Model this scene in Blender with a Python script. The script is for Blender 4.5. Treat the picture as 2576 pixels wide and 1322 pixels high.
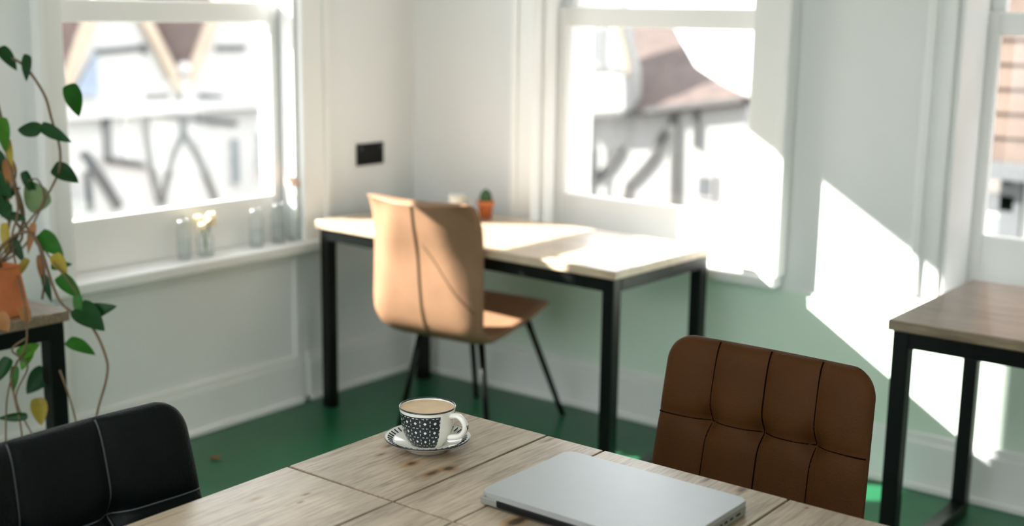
import bpy, bmesh, math, random
import numpy as np
from mathutils import Vector, Matrix
random.seed(7)
for o in list(bpy.data.objects): bpy.data.objects.remove(o)
SC = bpy.context.scene
COL = SC.collection
PI = math.pi

# ------------------------------------------------------------------ camera
W, H, FPX = 2576.0, 1322.0, 3161.25
CAMP = np.array([0.0, 0.0, 1.55])
PITCH, ROLL, YAW = [math.radians(a) for a in (11.319, -0.823, 37.591)]
def cam_axes():
    cp, sp = math.cos(PITCH), math.sin(PITCH)
    f = np.array([0, cp, -sp]); r = np.array([1.0, 0, 0]); d = np.array([0, -sp, -cp])
    cr, sr = math.cos(ROLL), math.sin(ROLL)
    r2 = cr*r + sr*d; d2 = -sr*r + cr*d
    X = np.array([math.cos(YAW), -math.sin(YAW), 0]); Y = np.array([math.sin(YAW), math.cos(YAW), 0]); Z = np.array([0, 0, 1.0])
    M = np.array([X, Y, Z])
    return M @ r2, M @ d2, M @ f
CR, CD, CF = cam_axes()
def ray(px, py): return CF + CR*((px-W/2)/FPX) + CD*((py-H/2)/FPX)
def at_x(px, py, x): d = ray(px, py); return Vector(CAMP + d*(x/d[0]))
def at_y(px, py, y): d = ray(px, py); return Vector(CAMP + d*(y/d[1]))
def at_z(px, py, z): d = ray(px, py); return Vector(CAMP + d*((z-CAMP[2])/d[2]))
def at_d(px, py, dep): return Vector(CAMP + ray(px, py)*dep)
cam = bpy.data.cameras.new('camera'); camo = bpy.data.objects.new('camera', cam); COL.objects.link(camo)
m = Matrix.Identity(4)
for i in range(3):
    m[i][0] = CR[i]; m[i][1] = -CD[i]; m[i][2] = -CF[i]; m[i][3] = CAMP[i]
camo.matrix_world = m
cam.sensor_fit = 'HORIZONTAL'; cam.sensor_width = 36.0; cam.lens = FPX/W*36.0
cam.dof.use_dof = True; cam.dof.focus_distance = 2.35; cam.dof.aperture_fstop = 2.1
cam.clip_end = 500
SC.camera = camo

# ------------------------------------------------------------------ sky, sun, exposure
SKY = 2.5
world = bpy.data.worlds.new('sky'); SC.world = world; world.use_nodes = True
nt = world.node_tree; bg = nt.nodes['Background']
bg.inputs['Color'].default_value = (0.95, 0.975, 1.0, 1); bg.inputs['Strength'].default_value = SKY
SUND = Vector((1.0, 0.605, -0.62)).normalized()
sl = bpy.data.lights.new('sun', 'SUN'); sl.energy = 16.0; sl.angle = math.radians(0.6); sl.color = (1.0, 0.955, 0.895)
so = bpy.data.objects.new('sun', sl); COL.objects.link(so)
so.rotation_euler = SUND.to_track_quat('-Z', 'Y').to_euler(); so.location = (-30, -15, 25)
SC.view_settings.view_transform = 'Standard'; SC.view_settings.look = 'None'
SC.view_settings.gamma = 1.0; SC.view_settings.use_curve_mapping = False
SC.view_settings.exposure = 1.14
cy = SC.cycles
cy.max_bounces = 10; cy.diffuse_bounces = 7; cy.glossy_bounces = 4; cy.transparent_max_bounces = 16; cy.transmission_bounces = 8
cy.caustics_reflective = False; cy.caustics_refractive = False; cy.sample_clamp_indirect = 6.0
try: cy.use_denoising = True
except Exception: pass

# ------------------------------------------------------------------ materials
def srgb(r, g, b):
    f = lambda c: ((c/255+0.055)/1.055)**2.4 if c/255 > 0.04045 else c/255/12.92
    return (f(r), f(g), f(b), 1)
MATS = {}
def mat(name, col, rough=0.5, metal=0.0, noise=0.0, nscale=8.0, bump=0.0, bscale=60.0, spec=0.5, coat=0.0, trans=0.0):
    if name in MATS: return MATS[name]
    m = bpy.data.materials.new(name); m.use_nodes = True; t = m.node_tree; b = t.nodes['Principled BSDF']
    b.inputs['Base Color'].default_value = col if len(col) == 4 else (*col, 1)
    b.inputs['Roughness'].default_value = rough; b.inputs['Metallic'].default_value = metal
    b.inputs['Specular IOR Level'].default_value = spec; b.inputs['Coat Weight'].default_value = coat
    b.inputs['Transmission Weight'].default_value = trans
    tc = t.nodes.new('ShaderNodeTexCoord')
    if noise > 0:
        n = t.nodes.new('ShaderNodeTexNoise'); n.inputs['Scale'].default_value = nscale; n.inputs['Detail'].default_value = 5
        mx = t.nodes.new('ShaderNodeMix'); mx.data_type = 'RGBA'; mx.blend_type = 'MULTIPLY'
        rp = t.nodes.new('ShaderNodeMapRange'); rp.inputs[1].default_value = .3; rp.inputs[2].default_value = .7
        rp.inputs[3].default_value = 1-noise; rp.inputs[4].default_value = 1+noise*.3
        t.links.new(tc.outputs['Object'], n.inputs['Vector']); t.links.new(n.outputs['Fac'], rp.inputs[0])
        mx.inputs['Factor'].default_value = 1; mx.inputs['A'].default_value = col if len(col) == 4 else (*col, 1)
        t.links.new(rp.outputs[0], mx.inputs['B']); t.links.new(mx.outputs['Result'], b.inputs['Base Color'])
    if bump > 0:
        n2 = t.nodes.new('ShaderNodeTexNoise'); n2.inputs['Scale'].default_value = bscale; n2.inputs['Detail'].default_value = 4
        bp = t.nodes.new('ShaderNodeBump'); bp.inputs['Strength'].default_value = bump; bp.inputs['Distance'].default_value = .01
        t.links.new(tc.outputs['Object'], n2.inputs['Vector']); t.links.new(n2.outputs['Fac'], bp.inputs['Height'])
        t.links.new(bp.outputs['Normal'], b.inputs['Normal'])
    MATS[name] = m
    return m
def wood(name, base, dark, light, rough=0.45, scale=1.0, axis=1, seed=0.0, coat=0.0, knots=0.0, spots=()):
    if name in MATS: return MATS[name]
    m = bpy.data.materials.new(name); m.use_nodes = True; t = m.node_tree; b = t.nodes['Principled BSDF']; L = t.links
    tc = t.nodes.new('ShaderNodeTexCoord'); mp = t.nodes.new('ShaderNodeMapping')
    s = [1, 1, 1]; s[axis] = 0.09
    mp.inputs['Scale'].default_value = [v*scale for v in s]; mp.inputs['Location'].default_value = (seed*3.1, seed*7.7, seed)
    L.new(tc.outputs['Object'], mp.inputs['Vector'])
    def noise(sc, det, vec, dist=0):
        n = t.nodes.new('ShaderNodeTexNoise'); n.inputs['Scale'].default_value = sc; n.inputs['Detail'].default_value = det
        n.inputs['Distortion'].default_value = dist; L.new(vec, n.inputs['Vector']); return n.outputs['Fac']
    fine = noise(170, 6, mp.outputs['Vector'], .4); broad = noise(24, 5, mp.outputs['Vector'], 1.6)
    blot = noise(5.5, 4, tc.outputs['Object'], .6)
    cr = t.nodes.new('ShaderNodeValToRGB'); e = cr.color_ramp.elements
    e[0].position = .28; e[0].color = dark; e[1].position = .72; e[1].color = light
    k = e.new(.5); k.color = base
    add = t.nodes.new('ShaderNodeMath'); add.operation = 'MULTIPLY_ADD'; add.inputs[1].default_value = .55
    mu = t.nodes.new('ShaderNodeMath'); mu.operation = 'MULTIPLY'; mu.inputs[1].default_value = .45
    L.new(broad, mu.inputs[0]); L.new(fine, add.inputs[0]); L.new(mu.outputs[0], add.inputs[2]); L.new(add.outputs[0], cr.inputs[0])
    mx = t.nodes.new('ShaderNodeMix'); mx.data_type = 'RGBA'; mx.blend_type = 'MULTIPLY'
    rp = t.nodes.new('ShaderNodeMapRange'); rp.inputs[1].default_value = .3; rp.inputs[2].default_value = .7; rp.inputs[3].default_value = .8; rp.inputs[4].default_value = 1.12
    L.new(blot, rp.inputs[0]); mx.inputs['Factor'].default_value = 1
    L.new(cr.outputs['Color'], mx.inputs['A']); L.new(rp.outputs[0], mx.inputs['B'])
    out = mx.outputs['Result']
    if knots > 0:
        mp2 = t.nodes.new('ShaderNodeMapping'); s2 = [1, 1, 1]; s2[axis] = .45
        mp2.inputs['Scale'].default_value = s2; mp2.inputs['Location'].default_value = (seed*1.7, seed*.9, 0)
        L.new(tc.outputs['Object'], mp2.inputs['Vector'])
        vo = t.nodes.new('ShaderNodeTexVoronoi'); vo.inputs['Scale'].default_value = 4.5; vo.voronoi_dimensions = '2D'
        L.new(mp2.outputs['Vector'], vo.inputs['Vector'])
        r2 = t.nodes.new('ShaderNodeMapRange'); r2.inputs[1].default_value = .03; r2.inputs[2].default_value = .30; r2.inputs[3].default_value = 1-knots; r2.inputs[4].default_value = 1
        m3 = t.nodes.new('ShaderNodeMix'); m3.data_type = 'RGBA'; m3.blend_type = 'MULTIPLY'; m3.inputs['Factor'].default_value = 1
        L.new(vo.outputs['Distance'], r2.inputs[0]); L.new(out, m3.inputs['A']); L.new(r2.outputs[0], m3.inputs['B']); out = m3.outputs['Result']
    if spots:
        ns = t.nodes.new('ShaderNodeTexNoise'); ns.inputs['Scale'].default_value = 16; ns.inputs['Detail'].default_value = 4; L.new(tc.outputs['Object'], ns.inputs['Vector'])
        def mm(op, a, c=None):
            n = t.nodes.new('ShaderNodeMath'); n.operation = op
            for i, v in enumerate((a, c)):
                if v is None: continue
                if isinstance(v, (int, float)): n.inputs[i].default_value = v
                else: L.new(v, n.inputs[i])
            return n.outputs[0]
        sx = t.nodes.new('ShaderNodeSeparateXYZ'); L.new(tc.outputs['Object'], sx.inputs[0])
        dmin = None
        for (px_, py_, rx, ry) in spots:
            d = mm('ADD', mm('POWER', mm('DIVIDE', mm('SUBTRACT', sx.outputs[0], px_), rx), 2.0), mm('POWER', mm('DIVIDE', mm('SUBTRACT', sx.outputs[1], py_), ry), 2.0))
            dmin = d if dmin is None else mm('MINIMUM', dmin, d)
        dd = mm('ADD', mm('SQRT', dmin), mm('MULTIPLY', mm('SUBTRACT', ns.outputs['Fac'], .5), 1.6))
        rr = t.nodes.new('ShaderNodeValToRGB'); el = rr.color_ramp.elements
        el[0].position = .15; el[0].color = (.16, .14, .12, 1); el[1].position = 1.0; el[1].color = (1, 1, 1, 1); kk = el.new(.55); kk.color = (.82, .62, .42, 1)
        L.new(dd, rr.inputs[0]); m4 = t.nodes.new('ShaderNodeMix'); m4.data_type = 'RGBA'; m4.blend_type = 'MULTIPLY'; m4.inputs['Factor'].default_value = 1
        L.new(out, m4.inputs['A']); L.new(rr.outputs['Color'], m4.inputs['B']); out = m4.outputs['Result']
    L.new(out, b.inputs['Base Color'])
    bp = t.nodes.new('ShaderNodeBump'); bp.inputs['Strength'].default_value = .25; bp.inputs['Distance'].default_value = .002
    L.new(add.outputs[0], bp.inputs['Height']); L.new(bp.outputs['Normal'], b.inputs['Normal'])
    b.inputs['Roughness'].default_value = rough; b.inputs['Coat Weight'].default_value = coat; b.inputs['Coat Roughness'].default_value = .25
    MATS[name] = m
    return m
def glass_mat(name, tint=(1, 1, 1, 1), refl=1.0, rough=.02):
    if name in MATS: return MATS[name]
    m = bpy.data.materials.new(name); m.use_nodes = True; t = m.node_tree
    for n in list(t.nodes):
        if n.type != 'OUTPUT_MATERIAL': t.nodes.remove(n)
    o = [n for n in t.nodes if n.type == 'OUTPUT_MATERIAL'][0]
    tr = t.nodes.new('ShaderNodeBsdfTransparent'); tr.inputs['Color'].default_value = tint
    gl = t.nodes.new('ShaderNodeBsdfGlossy'); gl.inputs['Roughness'].default_value = rough
    lw = t.nodes.new('ShaderNodeLayerWeight'); lw.inputs['Blend'].default_value = .5
    fr = t.nodes.new('ShaderNodeMath'); fr.operation = 'POWER'; fr.inputs[1].default_value = 4.0; t.links.new(lw.outputs['Facing'], fr.inputs[0])
    ad = t.nodes.new('ShaderNodeMath'); ad.operation = 'ADD'; ad.inputs[1].default_value = .035; t.links.new(fr.outputs[0], ad.inputs[0]); fr = ad
    mu = t.nodes.new('ShaderNodeMath'); mu.operation = 'MULTIPLY'; mu.inputs[1].default_value = refl; mu.use_clamp = True
    mx = t.nodes.new('ShaderNodeMixShader')
    t.links.new(fr.outputs[0], mu.inputs[0]); t.links.new(mu.outputs[0], mx.inputs[0]); t.links.new(tr.outputs[0], mx.inputs[1]); t.links.new(gl.outputs[0], mx.inputs[2])
    t.links.new(mx.outputs[0], o.inputs['Surface'])
    MATS[name] = m
    return m

M_WALL = mat('wall_paint', (.785, .79, .79), .55, noise=.03, nscale=1.5, bump=.05, bscale=120)
M_TRIM = mat('trim_paint', (.82, .82, .81), .35, noise=.02, nscale=3)
M_CEIL = mat('ceiling_paint', (.85, .85, .83), .7, noise=.02)
M_FLOOR = mat('green_floor_paint', (.014, .125, .052), .34, noise=.25, nscale=2.2, bump=.08, bscale=9, spec=.35)
M_GLASS = glass_mat('window_glass', (.97, .98, .98, 1), .8)
M_JAR = glass_mat('jar_glass', (.97, .985, .985, 1), 1.0, .10)
M_STEEL = mat('black_steel', (.003, .0042, .0036), .32, noise=.15, nscale=20, spec=.2)
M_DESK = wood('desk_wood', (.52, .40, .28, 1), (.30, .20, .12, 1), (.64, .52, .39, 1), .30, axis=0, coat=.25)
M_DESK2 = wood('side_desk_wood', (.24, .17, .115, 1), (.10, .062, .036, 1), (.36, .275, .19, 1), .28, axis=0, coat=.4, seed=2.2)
M_SOCK = mat('black_plastic', (.004, .0045, .005), .45, noise=.1, spec=.2)
M_TAN = mat('tan_leather', (.26, .145, .082), .5, noise=.12, nscale=10, bump=.15, bscale=200, spec=.2)
M_TANSEAM = mat('tan_seam', (.10, .05, .018), .7, noise=.1)
M_BROWN = mat('brown_leather', (.066, .024, .0055), .55, noise=.15, nscale=9, bump=.2, bscale=240, spec=.1)
M_BROWNSEAM = mat('brown_seam', (.006, .003, .002), .9, noise=.1, spec=.02)
M_BLACK = mat('black_leather', (.0035, .0048, .0048), .45, noise=.15, nscale=9, bump=.2, bscale=240, spec=.1)
M_BLACKSEAM = mat('black_stitch', (.05, .055, .06), .6, noise=.1)
M_TERRA = mat('terracotta', (.52, .15, .045), .75, noise=.25, nscale=14, bump=.2)
M_SOIL = mat('soil', (.018, .012, .008), .95, noise=.4, nscale=60, bump=.8)
M_VINE = mat('vine_bark', (.15, .095, .05), .8, noise=.3, nscale=30)
M_SILVER = mat('laptop_aluminium', (.40, .415, .425), .42, metal=.55, noise=.02, nscale=30)
M_SILVERSIDE = mat('laptop_edge', (.30, .30, .27), .45, metal=.5, noise=.04)
M_PORC = mat('porcelain', (.80, .78, .72), .15, coat=.5, noise=.02)
M_INK = mat('dark_glaze', (.015, .022, .03), .2, noise=.1)
M_LATTE = mat('latte_foam', (.66, .46, .28), .5, noise=.15, nscale=40)

# ------------------------------------------------------------------ mesh helpers
def link(name, bm, material, parent=None, smooth=False, loc=None):
    me = bpy.data.meshes.new(name); bmesh.ops.recalc_face_normals(bm, faces=bm.faces); bm.to_mesh(me); bm.free()
    if smooth:
        for p in me.polygons: p.use_smooth = True
    me.materials.append(material)
    o = bpy.data.objects.new(name, me); COL.objects.link(o)
    if loc is not None: o.location = loc
    if parent is not None: o.parent = parent
    return o
def tag(o, label, cat, group=None, kind=None):
    o['label'] = label; o['category'] = cat
    if group: o['group'] = group
    if kind: o['kind'] = kind
    return o
def empty(name, loc=(0, 0, 0), rz=0.0, parent=None):
    o = bpy.data.objects.new(name, None); COL.objects.link(o); o.location = loc; o.rotation_euler = (0, 0, rz); o.empty_display_size = .1
    if parent is not None: o.parent = parent
    return o
def nb(): return bmesh.new()
def bx(bm, lo, hi, bevel=0.0, seg=2):
    lo2 = [min(a, b) for a, b in zip(lo, hi)]; hi2 = [max(a, b) for a, b in zip(lo, hi)]
    v = [bm.verts.new((x, y, z)) for x in (lo2[0], hi2[0]) for y in (lo2[1], hi2[1]) for z in (lo2[2], hi2[2])]
    fs = [(0, 1, 3, 2), (4, 6, 7, 5), (0, 4, 5, 1), (2, 3, 7, 6), (0, 2, 6, 4), (1, 5, 7, 3)]
    F = [bm.faces.new([v[i] for i in f]) for f in fs]
    if bevel > 0:
        es = list({e for f in F for e in f.edges})
        bmesh.ops.bevel(bm, geom=es, offset=bevel, segments=seg, profile=.5, affect='EDGES')
    return bm
def bar(bm, p, q, w, d, up=(0, 0, 1)):
    """square bar from p to q: w across, d along up-ish"""
    p, q = Vector(p), Vector(q); t = (q-p).normalized(); u = Vector(up)
    s = t.cross(u)
    if s.length < 1e-4: s = t.cross(Vector((1, 0, 0)))
    s.normalize(); u = s.cross(t).normalized()
    vs = []
    for c in (p, q):
        for a, b in ((-1, -1), (1, -1), (1, 1), (-1, 1)): vs.append(bm.verts.new(c + s*(a*w/2) + u*(b*d/2)))
    for f in ((0, 1, 2, 3), (7, 6, 5, 4), (0, 4, 5, 1), (1, 5, 6, 2), (2, 6, 7, 3), (3, 7, 4, 0)): bm.faces.new([vs[i] for i in f])
    return bm
def tube(bm, pts, radii, n=10, caps=True):
    pts = [Vector(p) for p in pts]
    if not hasattr(radii, '__len__'): radii = [radii]*len(pts)
    rings = []; prev = None
    for i, p in enumerate(pts):
        t = (pts[min(i+1, len(pts)-1)] - pts[max(i-1, 0)]).normalized()
        if prev is None: a = t.cross(Vector((0, 0, 1)) if abs(t.z) < .9 else Vector((1, 0, 0))).normalized()
        else: a = (prev - t*prev.dot(t)).normalized()
        prev = a; b = t.cross(a)
        rings.append([bm.verts.new(p + (a*math.cos(2*PI*k/n) + b*math.sin(2*PI*k/n))*radii[i]) for k in range(n)])
    for r0, r1 in zip(rings, rings[1:]):
        for k in range(n): bm.faces.new((r0[k], r0[(k+1) % n], r1[(k+1) % n], r1[k]))
    if caps: bm.faces.new(rings[0][::-1]); bm.faces.new(rings[-1])
    return bm
def lathe(bm, prof, n=32, uv=False, close=True):
    rings = [[bm.verts.new((r*math.cos(2*PI*k/n), r*math.sin(2*PI*k/n), z)) for k in range(n)] if r > 1e-6 else [bm.verts.new((0, 0, z))] for r, z in prof]
    lay = bm.loops.layers.uv.new('UVMap') if uv else None
    zs = [z for _, z in prof]
    for i, (a, b) in enumerate(zip(rings, rings[1:])):
        for k in range(n):
            k2 = (k+1) % n
            if len(a) == 1 and len(b) == 1: continue
            if len(a) == 1: f = bm.faces.new((a[0], b[k2], b[k])); uvs = [(k/n, zs[i]), ((k+1)/n, zs[i+1]), (k/n, zs[i+1])]
            elif len(b) == 1: f = bm.faces.new((a[k], a[k2], b[0])); uvs = [(k/n, zs[i]), ((k+1)/n, zs[i]), (k/n, zs[i+1])]
            else: f = bm.faces.new((a[k], a[k2], b[k2], b[k])); uvs = [(k/n, zs[i]), ((k+1)/n, zs[i]), ((k+1)/n, zs[i+1]), (k/n, zs[i+1])]
            if lay:
                for l, c in zip(f.loops, uvs): l[lay].uv = c
    return bm
def spline(pts, n=6):
    P = [Vector(p) for p in pts]; out = []
    for i in range(len(P)-1):
        p0, p1, p2, p3 = P[max(i-1, 0)], P[i], P[i+1], P[min(i+2, len(P)-1)]
        for k in range(n):
            t = k/n; out.append(.5*((2*p1)+(p2-p0)*t+(2*p0-5*p1+4*p2-p3)*t*t+(3*p1-p0-3*p2+p3)*t**3))
    out.append(P[-1]); return out
def prism(bm, poly, axis, a0, a1):
    """poly of 2D points extruded along axis: axis 0 -> poly is (y,z); axis 1 -> poly is (x,z); axis 2 -> (x,y)"""
    def p3(p, a):
        if axis == 0: return (a, p[0], p[1])
        if axis == 1: return (p[0], a, p[1])
        return (p[0], p[1], a)
    A = [bm.verts.new(p3(p, a0)) for p in poly]; B = [bm.verts.new(p3(p, a1)) for p in poly]
    bm.faces.new(A[::-1]); bm.faces.new(B)
    for i in range(len(poly)):
        j = (i+1) % len(poly); bm.faces.new((A[i], A[j], B[j], B[i]))
    return bm

# ------------------------------------------------------------------ the room
XW, YW = -3.63, 4.01          # inner faces of the left wall and of the back wall
XR, YF, ZC = 2.9, -2.6, 2.62
THK = {'left': .22, 'back': .36, 'front': .34, 'right': .34}; TH = .36
SILLZ, HEADZ = .655, 2.315
def wpt(wall, a, d, z):
    """wall coordinates: a along the wall, d outwards from the inner face"""
    return {'left': (XW-d, a, z), 'back': (a, YW+d, z), 'right': (XR+d, a, z), 'front': (a, YF-d, z)}[wall]
def wbox(bm, wall, a0, a1, d0, d1, z0, z1, bevel=0.0): return bx(bm, wpt(wall, a0, d0, z0), wpt(wall, a1, d1, z1), bevel)
def make_wall(wall, a0, a1, openings, z0=0.0, z1=ZC):
    bm = nb(); cur = a0; TH = THK[wall]
    for (o0, o1, oz0, oz1) in openings:
        wbox(bm, wall, cur, o0, 0, TH, z0, z1); wbox(bm, wall, o0, o1, 0, TH, z0, oz0); wbox(bm, wall, o0, o1, 0, TH, oz1, z1); cur = o1
    wbox(bm, wall, cur, a1, 0, TH, z0, z1)
    o = link('wall_'+wall, bm, M_WALL); o['kind'] = 'structure'; return o
W1 = (2.33, 3.345); W2 = (-2.95, -2.02); W3 = (-1.34, -.40)
REAR_FILL = [(-3.4, -1.9), (-1.5, -.1)]  # unseen windows added in the wall behind the camera as fill light
SIDE = []
FILL_ROOFLIGHT = (-1.7, .5, -1.5, .6)      # unseen glazed ceiling opening, added for top light: x0, x1, y0, y1
make_wall('left', YF-TH, YW+TH, [(*W1, SILLZ-.04, HEADZ)])
make_wall('back', XW, XR, [(*W2, SILLZ-.04, HEADZ), (*W3, SILLZ-.04, HEADZ)])
make_wall('front', XW, XR, [(a, b, .05, 2.58) for a, b in REAR_FILL])
make_wall('right', YF-TH, YW+TH, [(a, b, .05, 2.58) for a, b in SIDE])
o = link('floor', bx(nb(), (XW-.3, YF-.3, -.12), (XR+.3, YW+.3, 0)), M_FLOOR); o['kind'] = 'structure'
rx0, rx1, ry0, ry1 = FILL_ROOFLIGHT
bm = nb(); ax0, ax1, ay0, ay1 = XW-.34, XR+.34, YF-.34, YW+.34
bx(bm, (ax0, ay0, ZC), (rx0, ay1, ZC+.12)); bx(bm, (rx1, ay0, ZC), (ax1, ay1, ZC+.12)); bx(bm, (rx0, ay0, ZC), (rx1, ry0, ZC+.12)); bx(bm, (rx0, ry1, ZC), (rx1, ay1, ZC+.12))
o = link('ceiling', bm, M_CEIL); o['kind'] = 'structure'

def make_window(n, wall, a0, a1, d, cl, cr, proj, z0=SILLZ, z1=HEADZ, rail=(1.495, 1.57), bottom=.18, sill=(0.06, .12, .12), casing=True, stile=.05):
    root = empty('window_%d' % n, wpt(wall, (a0+a1)/2, 0, 0)); root['kind'] = 'structure'
    off = Vector(root.location)
    def part(name, bm, m, par=None):
        bmesh.ops.translate(bm, verts=bm.verts, vec=-off); return link(name, bm, m, par or root)
    if casing:
        bm = nb()
        wbox(bm, wall, a0-cl, a0, -proj, 0, z0, z1+.12, .008); wbox(bm, wall, a1, a1+cr, -proj, 0, z0, z1+.12, .008)
        wbox(bm, wall, a0, a1, -proj, 0, z1, z1+.12, .008)
        wbox(bm, wall, a0-cl-.012, a0-cl+.018, -proj-.012, 0, z0, z1+.13, .005); wbox(bm, wall, a1+cr-.018, a1+cr+.012, -proj-.012, 0, z0, z1+.13, .005)
        part('casing', bm, M_TRIM)
        bm = nb()          # staff bead round the opening
        wbox(bm, wall, a0, a0+.018, .0, d-.02, z0, z1, .004); wbox(bm, wall, a1-.018, a1, .0, d-.02, z0, z1, .004); wbox(bm, wall, a0, a1, .0, d-.02, z1-.018, z1, .004)
        part('staff_bead', bm, M_TRIM)
    bm = nb(); wbox(bm, wall, a0-sill[1], a1+sill[2], -proj-sill[0], 0, z0-.042, z0, .008); wbox(bm, wall, a0, a1, 0, THK[wall]+.04, z0-.042, z0)
    part('window_sill', bm, M_TRIM)
    # lower sash in the inner channel, upper sash in the outer one
    for nm, dd, za, zb, bot, top in (('lower_sash', d, z0, rail[1], bottom, rail[1]-rail[0]), ('upper_sash', d+.045, rail[0], z1, rail[1]-rail[0], .055)):
        bm = nb(); t = .04
        wbox(bm, wall, a0, a0+stile, dd, dd+t, za, zb, .005); wbox(bm, wall, a1-stile, a1, dd, dd+t, za, zb, .005)
        wbox(bm, wall, a0+stile, a1-stile, dd, dd+t, za, za+bot, .005); wbox(bm, wall, a0+stile, a1-stile, dd, dd+t, zb-top, zb, .005)
        s = part(nm, bm, M_TRIM)
        bm = nb(); wbox(bm, wall, a0+stile-.004, a1-stile+.004, dd+.018, dd+.022, za+bot-.004, zb-top+.004)
        part('pane', bm, M_GLASS, s)
    return root
make_window(1, 'left', *W1, .09, .086, .125, .03, sill=(.03, .10, .13))
make_window(2, 'back', *W2, .09, .09, .135, .06, sill=(.012, .09, .135))
make_window(3, 'back', *W3, .25, .08, .08, .006, sill=(.03, .02, .02))
k = 4
for a, b in REAR_FILL: make_window(k, 'front', a, b, .2, 0, 0, 0, .09, 2.58, rail=(1.4, 1.46), casing=False); k += 1  # added rear windows, out of view
for a, b in SIDE: make_window(k, 'right', a, b, .2, 0, 0, 0, .09, 2.58, rail=(1.4, 1.46), casing=False); k += 1

root = empty('window_%d' % k, ((rx0+rx1)/2, (ry0+ry1)/2, ZC+.12)); root['kind'] = 'structure'  # roof light added to brighten the table, out of view
hx, hy = (rx1-rx0)/2, (ry1-ry0)/2; bm = nb()
for s_ in (-1, 1): bx(bm, (s_*hx, -hy, 0), (s_*(hx-.05), hy, .07), .004); bx(bm, (-hx+.05, s_*hy, 0), (hx-.05, s_*(hy-.05), .07), .004)
bx(bm, (-.025, -hy+.05, 0), (.025, hy-.05, .07), .004); link('frame', bm, M_TRIM, root)
for s_ in (-1, 1): link('pane', bx(nb(), (s_*.022, -hy+.046, .03), (s_*(hx-.046), hy-.046, .036)), M_GLASS, root)

# skirting boards with a moulded top, and the panelling under the left window
def skirting(name, wall, a0, a1, h=.195, t=.022):
    bm = nb(); wbox(bm, wall, a0, a1, -t, 0, 0, h-.03, .003); wbox(bm, wall, a0, a1, -t*.6, 0, h-.03, h, .004); wbox(bm, wall, a0, a1, -t-.012, 0, 0, .022, .004)
    o = link(name, bm, M_TRIM); o['kind'] = 'structure'; return o
M_SAGE = mat('sage_dado_paint', (.72, .83, .72), .5, noise=.03, nscale=2)
bm = nb(); wbox(bm, 'back', XW, XR, -.006, .002, .19, SILLZ-.05); o = link('trim_4', bm, M_SAGE); o['kind'] = 'structure'
skirting('baseboard_left', 'left', YF, 3.325)
skirting('baseboard_left', 'left', 3.365, YW)
skirting('baseboard_back', 'back', XW, XR)
skirting('baseboard_right', 'right', YF, YW); skirting('baseboard_front', 'front', XW, XR)
bm = nb(); wbox(bm, 'left', 3.30, 3.325, -.016, 0, .195, SILLZ-.045, .003); o = link('trim_1', bm, M_TRIM); o['kind'] = 'structure'
bm = nb(); wbox(bm, 'left', 2.27, 2.30, -.016, 0, .195, SILLZ-.045, .003); o = link('trim_2', bm, M_TRIM); o['kind'] = 'structure'
bm = nb(); wbox(bm, 'left', 2.30, 3.30, -.012, 0, SILLZ-.075, SILLZ-.045, .003); o = link('trim_3', bm, M_TRIM); o['kind'] = 'structure'

# ------------------------------------------------------------------ desks and the big table
def steel_desk(name, x0, x1, y0, y1, top, wood_m, label, rz=0, th=.03, leg=.045, skids=('r',), planks=None, group=None):
    c = Vector(((x0+x1)/2, (y0+y1)/2, 0)); root = empty(name, c, rz); tag(root, label, 'desk', group)
    w, dp = (x1-x0)/2, (y1-y0)/2
    link('desk_top', bx(nb(), (-w, -dp, top-th), (w, dp, top), .004), wood_m, root)
    i = .012; zt = top-th
    for sx in (-1, 1):
        for sy in (-1, 1):
            ax, ay = sx*(w-i), sy*(dp-i)
            link('leg', bx(nb(), (ax, ay, 0), (ax-sx*leg, ay-sy*leg, zt-.0005), .003), M_STEEL, root)
    for sy in (-1, 1):
        ay = sy*(dp-i); link('rail', bx(nb(), (-w+i+leg, ay, zt-.045), (w-i-leg, ay-sy*leg, zt-.0005), .002), M_STEEL, root)
    for sx in (-1, 1):
        ax = sx*(w-i); link('rail', bx(nb(), (ax, -dp+i+leg, zt-.045), (ax-sx*leg, dp-i-leg, zt-.0005), .002), M_STEEL, root)
        if ('r' if sx > 0 else 'l') in skids:
            link('floor_bar', bx(nb(), (ax, -dp+i+leg, 0.0), (ax-sx*leg, dp-i-leg, .045), .002), M_STEEL, root)
    return root
steel_desk('steel_desk', -3.51, -2.10, 3.30, 3.90, .750, M_DESK, 'sunlit wooden desk on black steel legs in the corner between windows', rz=math.radians(-2.0))
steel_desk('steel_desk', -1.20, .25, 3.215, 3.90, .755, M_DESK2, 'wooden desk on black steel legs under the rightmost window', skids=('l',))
steel_desk('steel_desk', -3.56, -2.915, .30, 1.86, .755, M_DESK2, 'plant-laden desk on black steel legs along the left wall', skids=())

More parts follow.
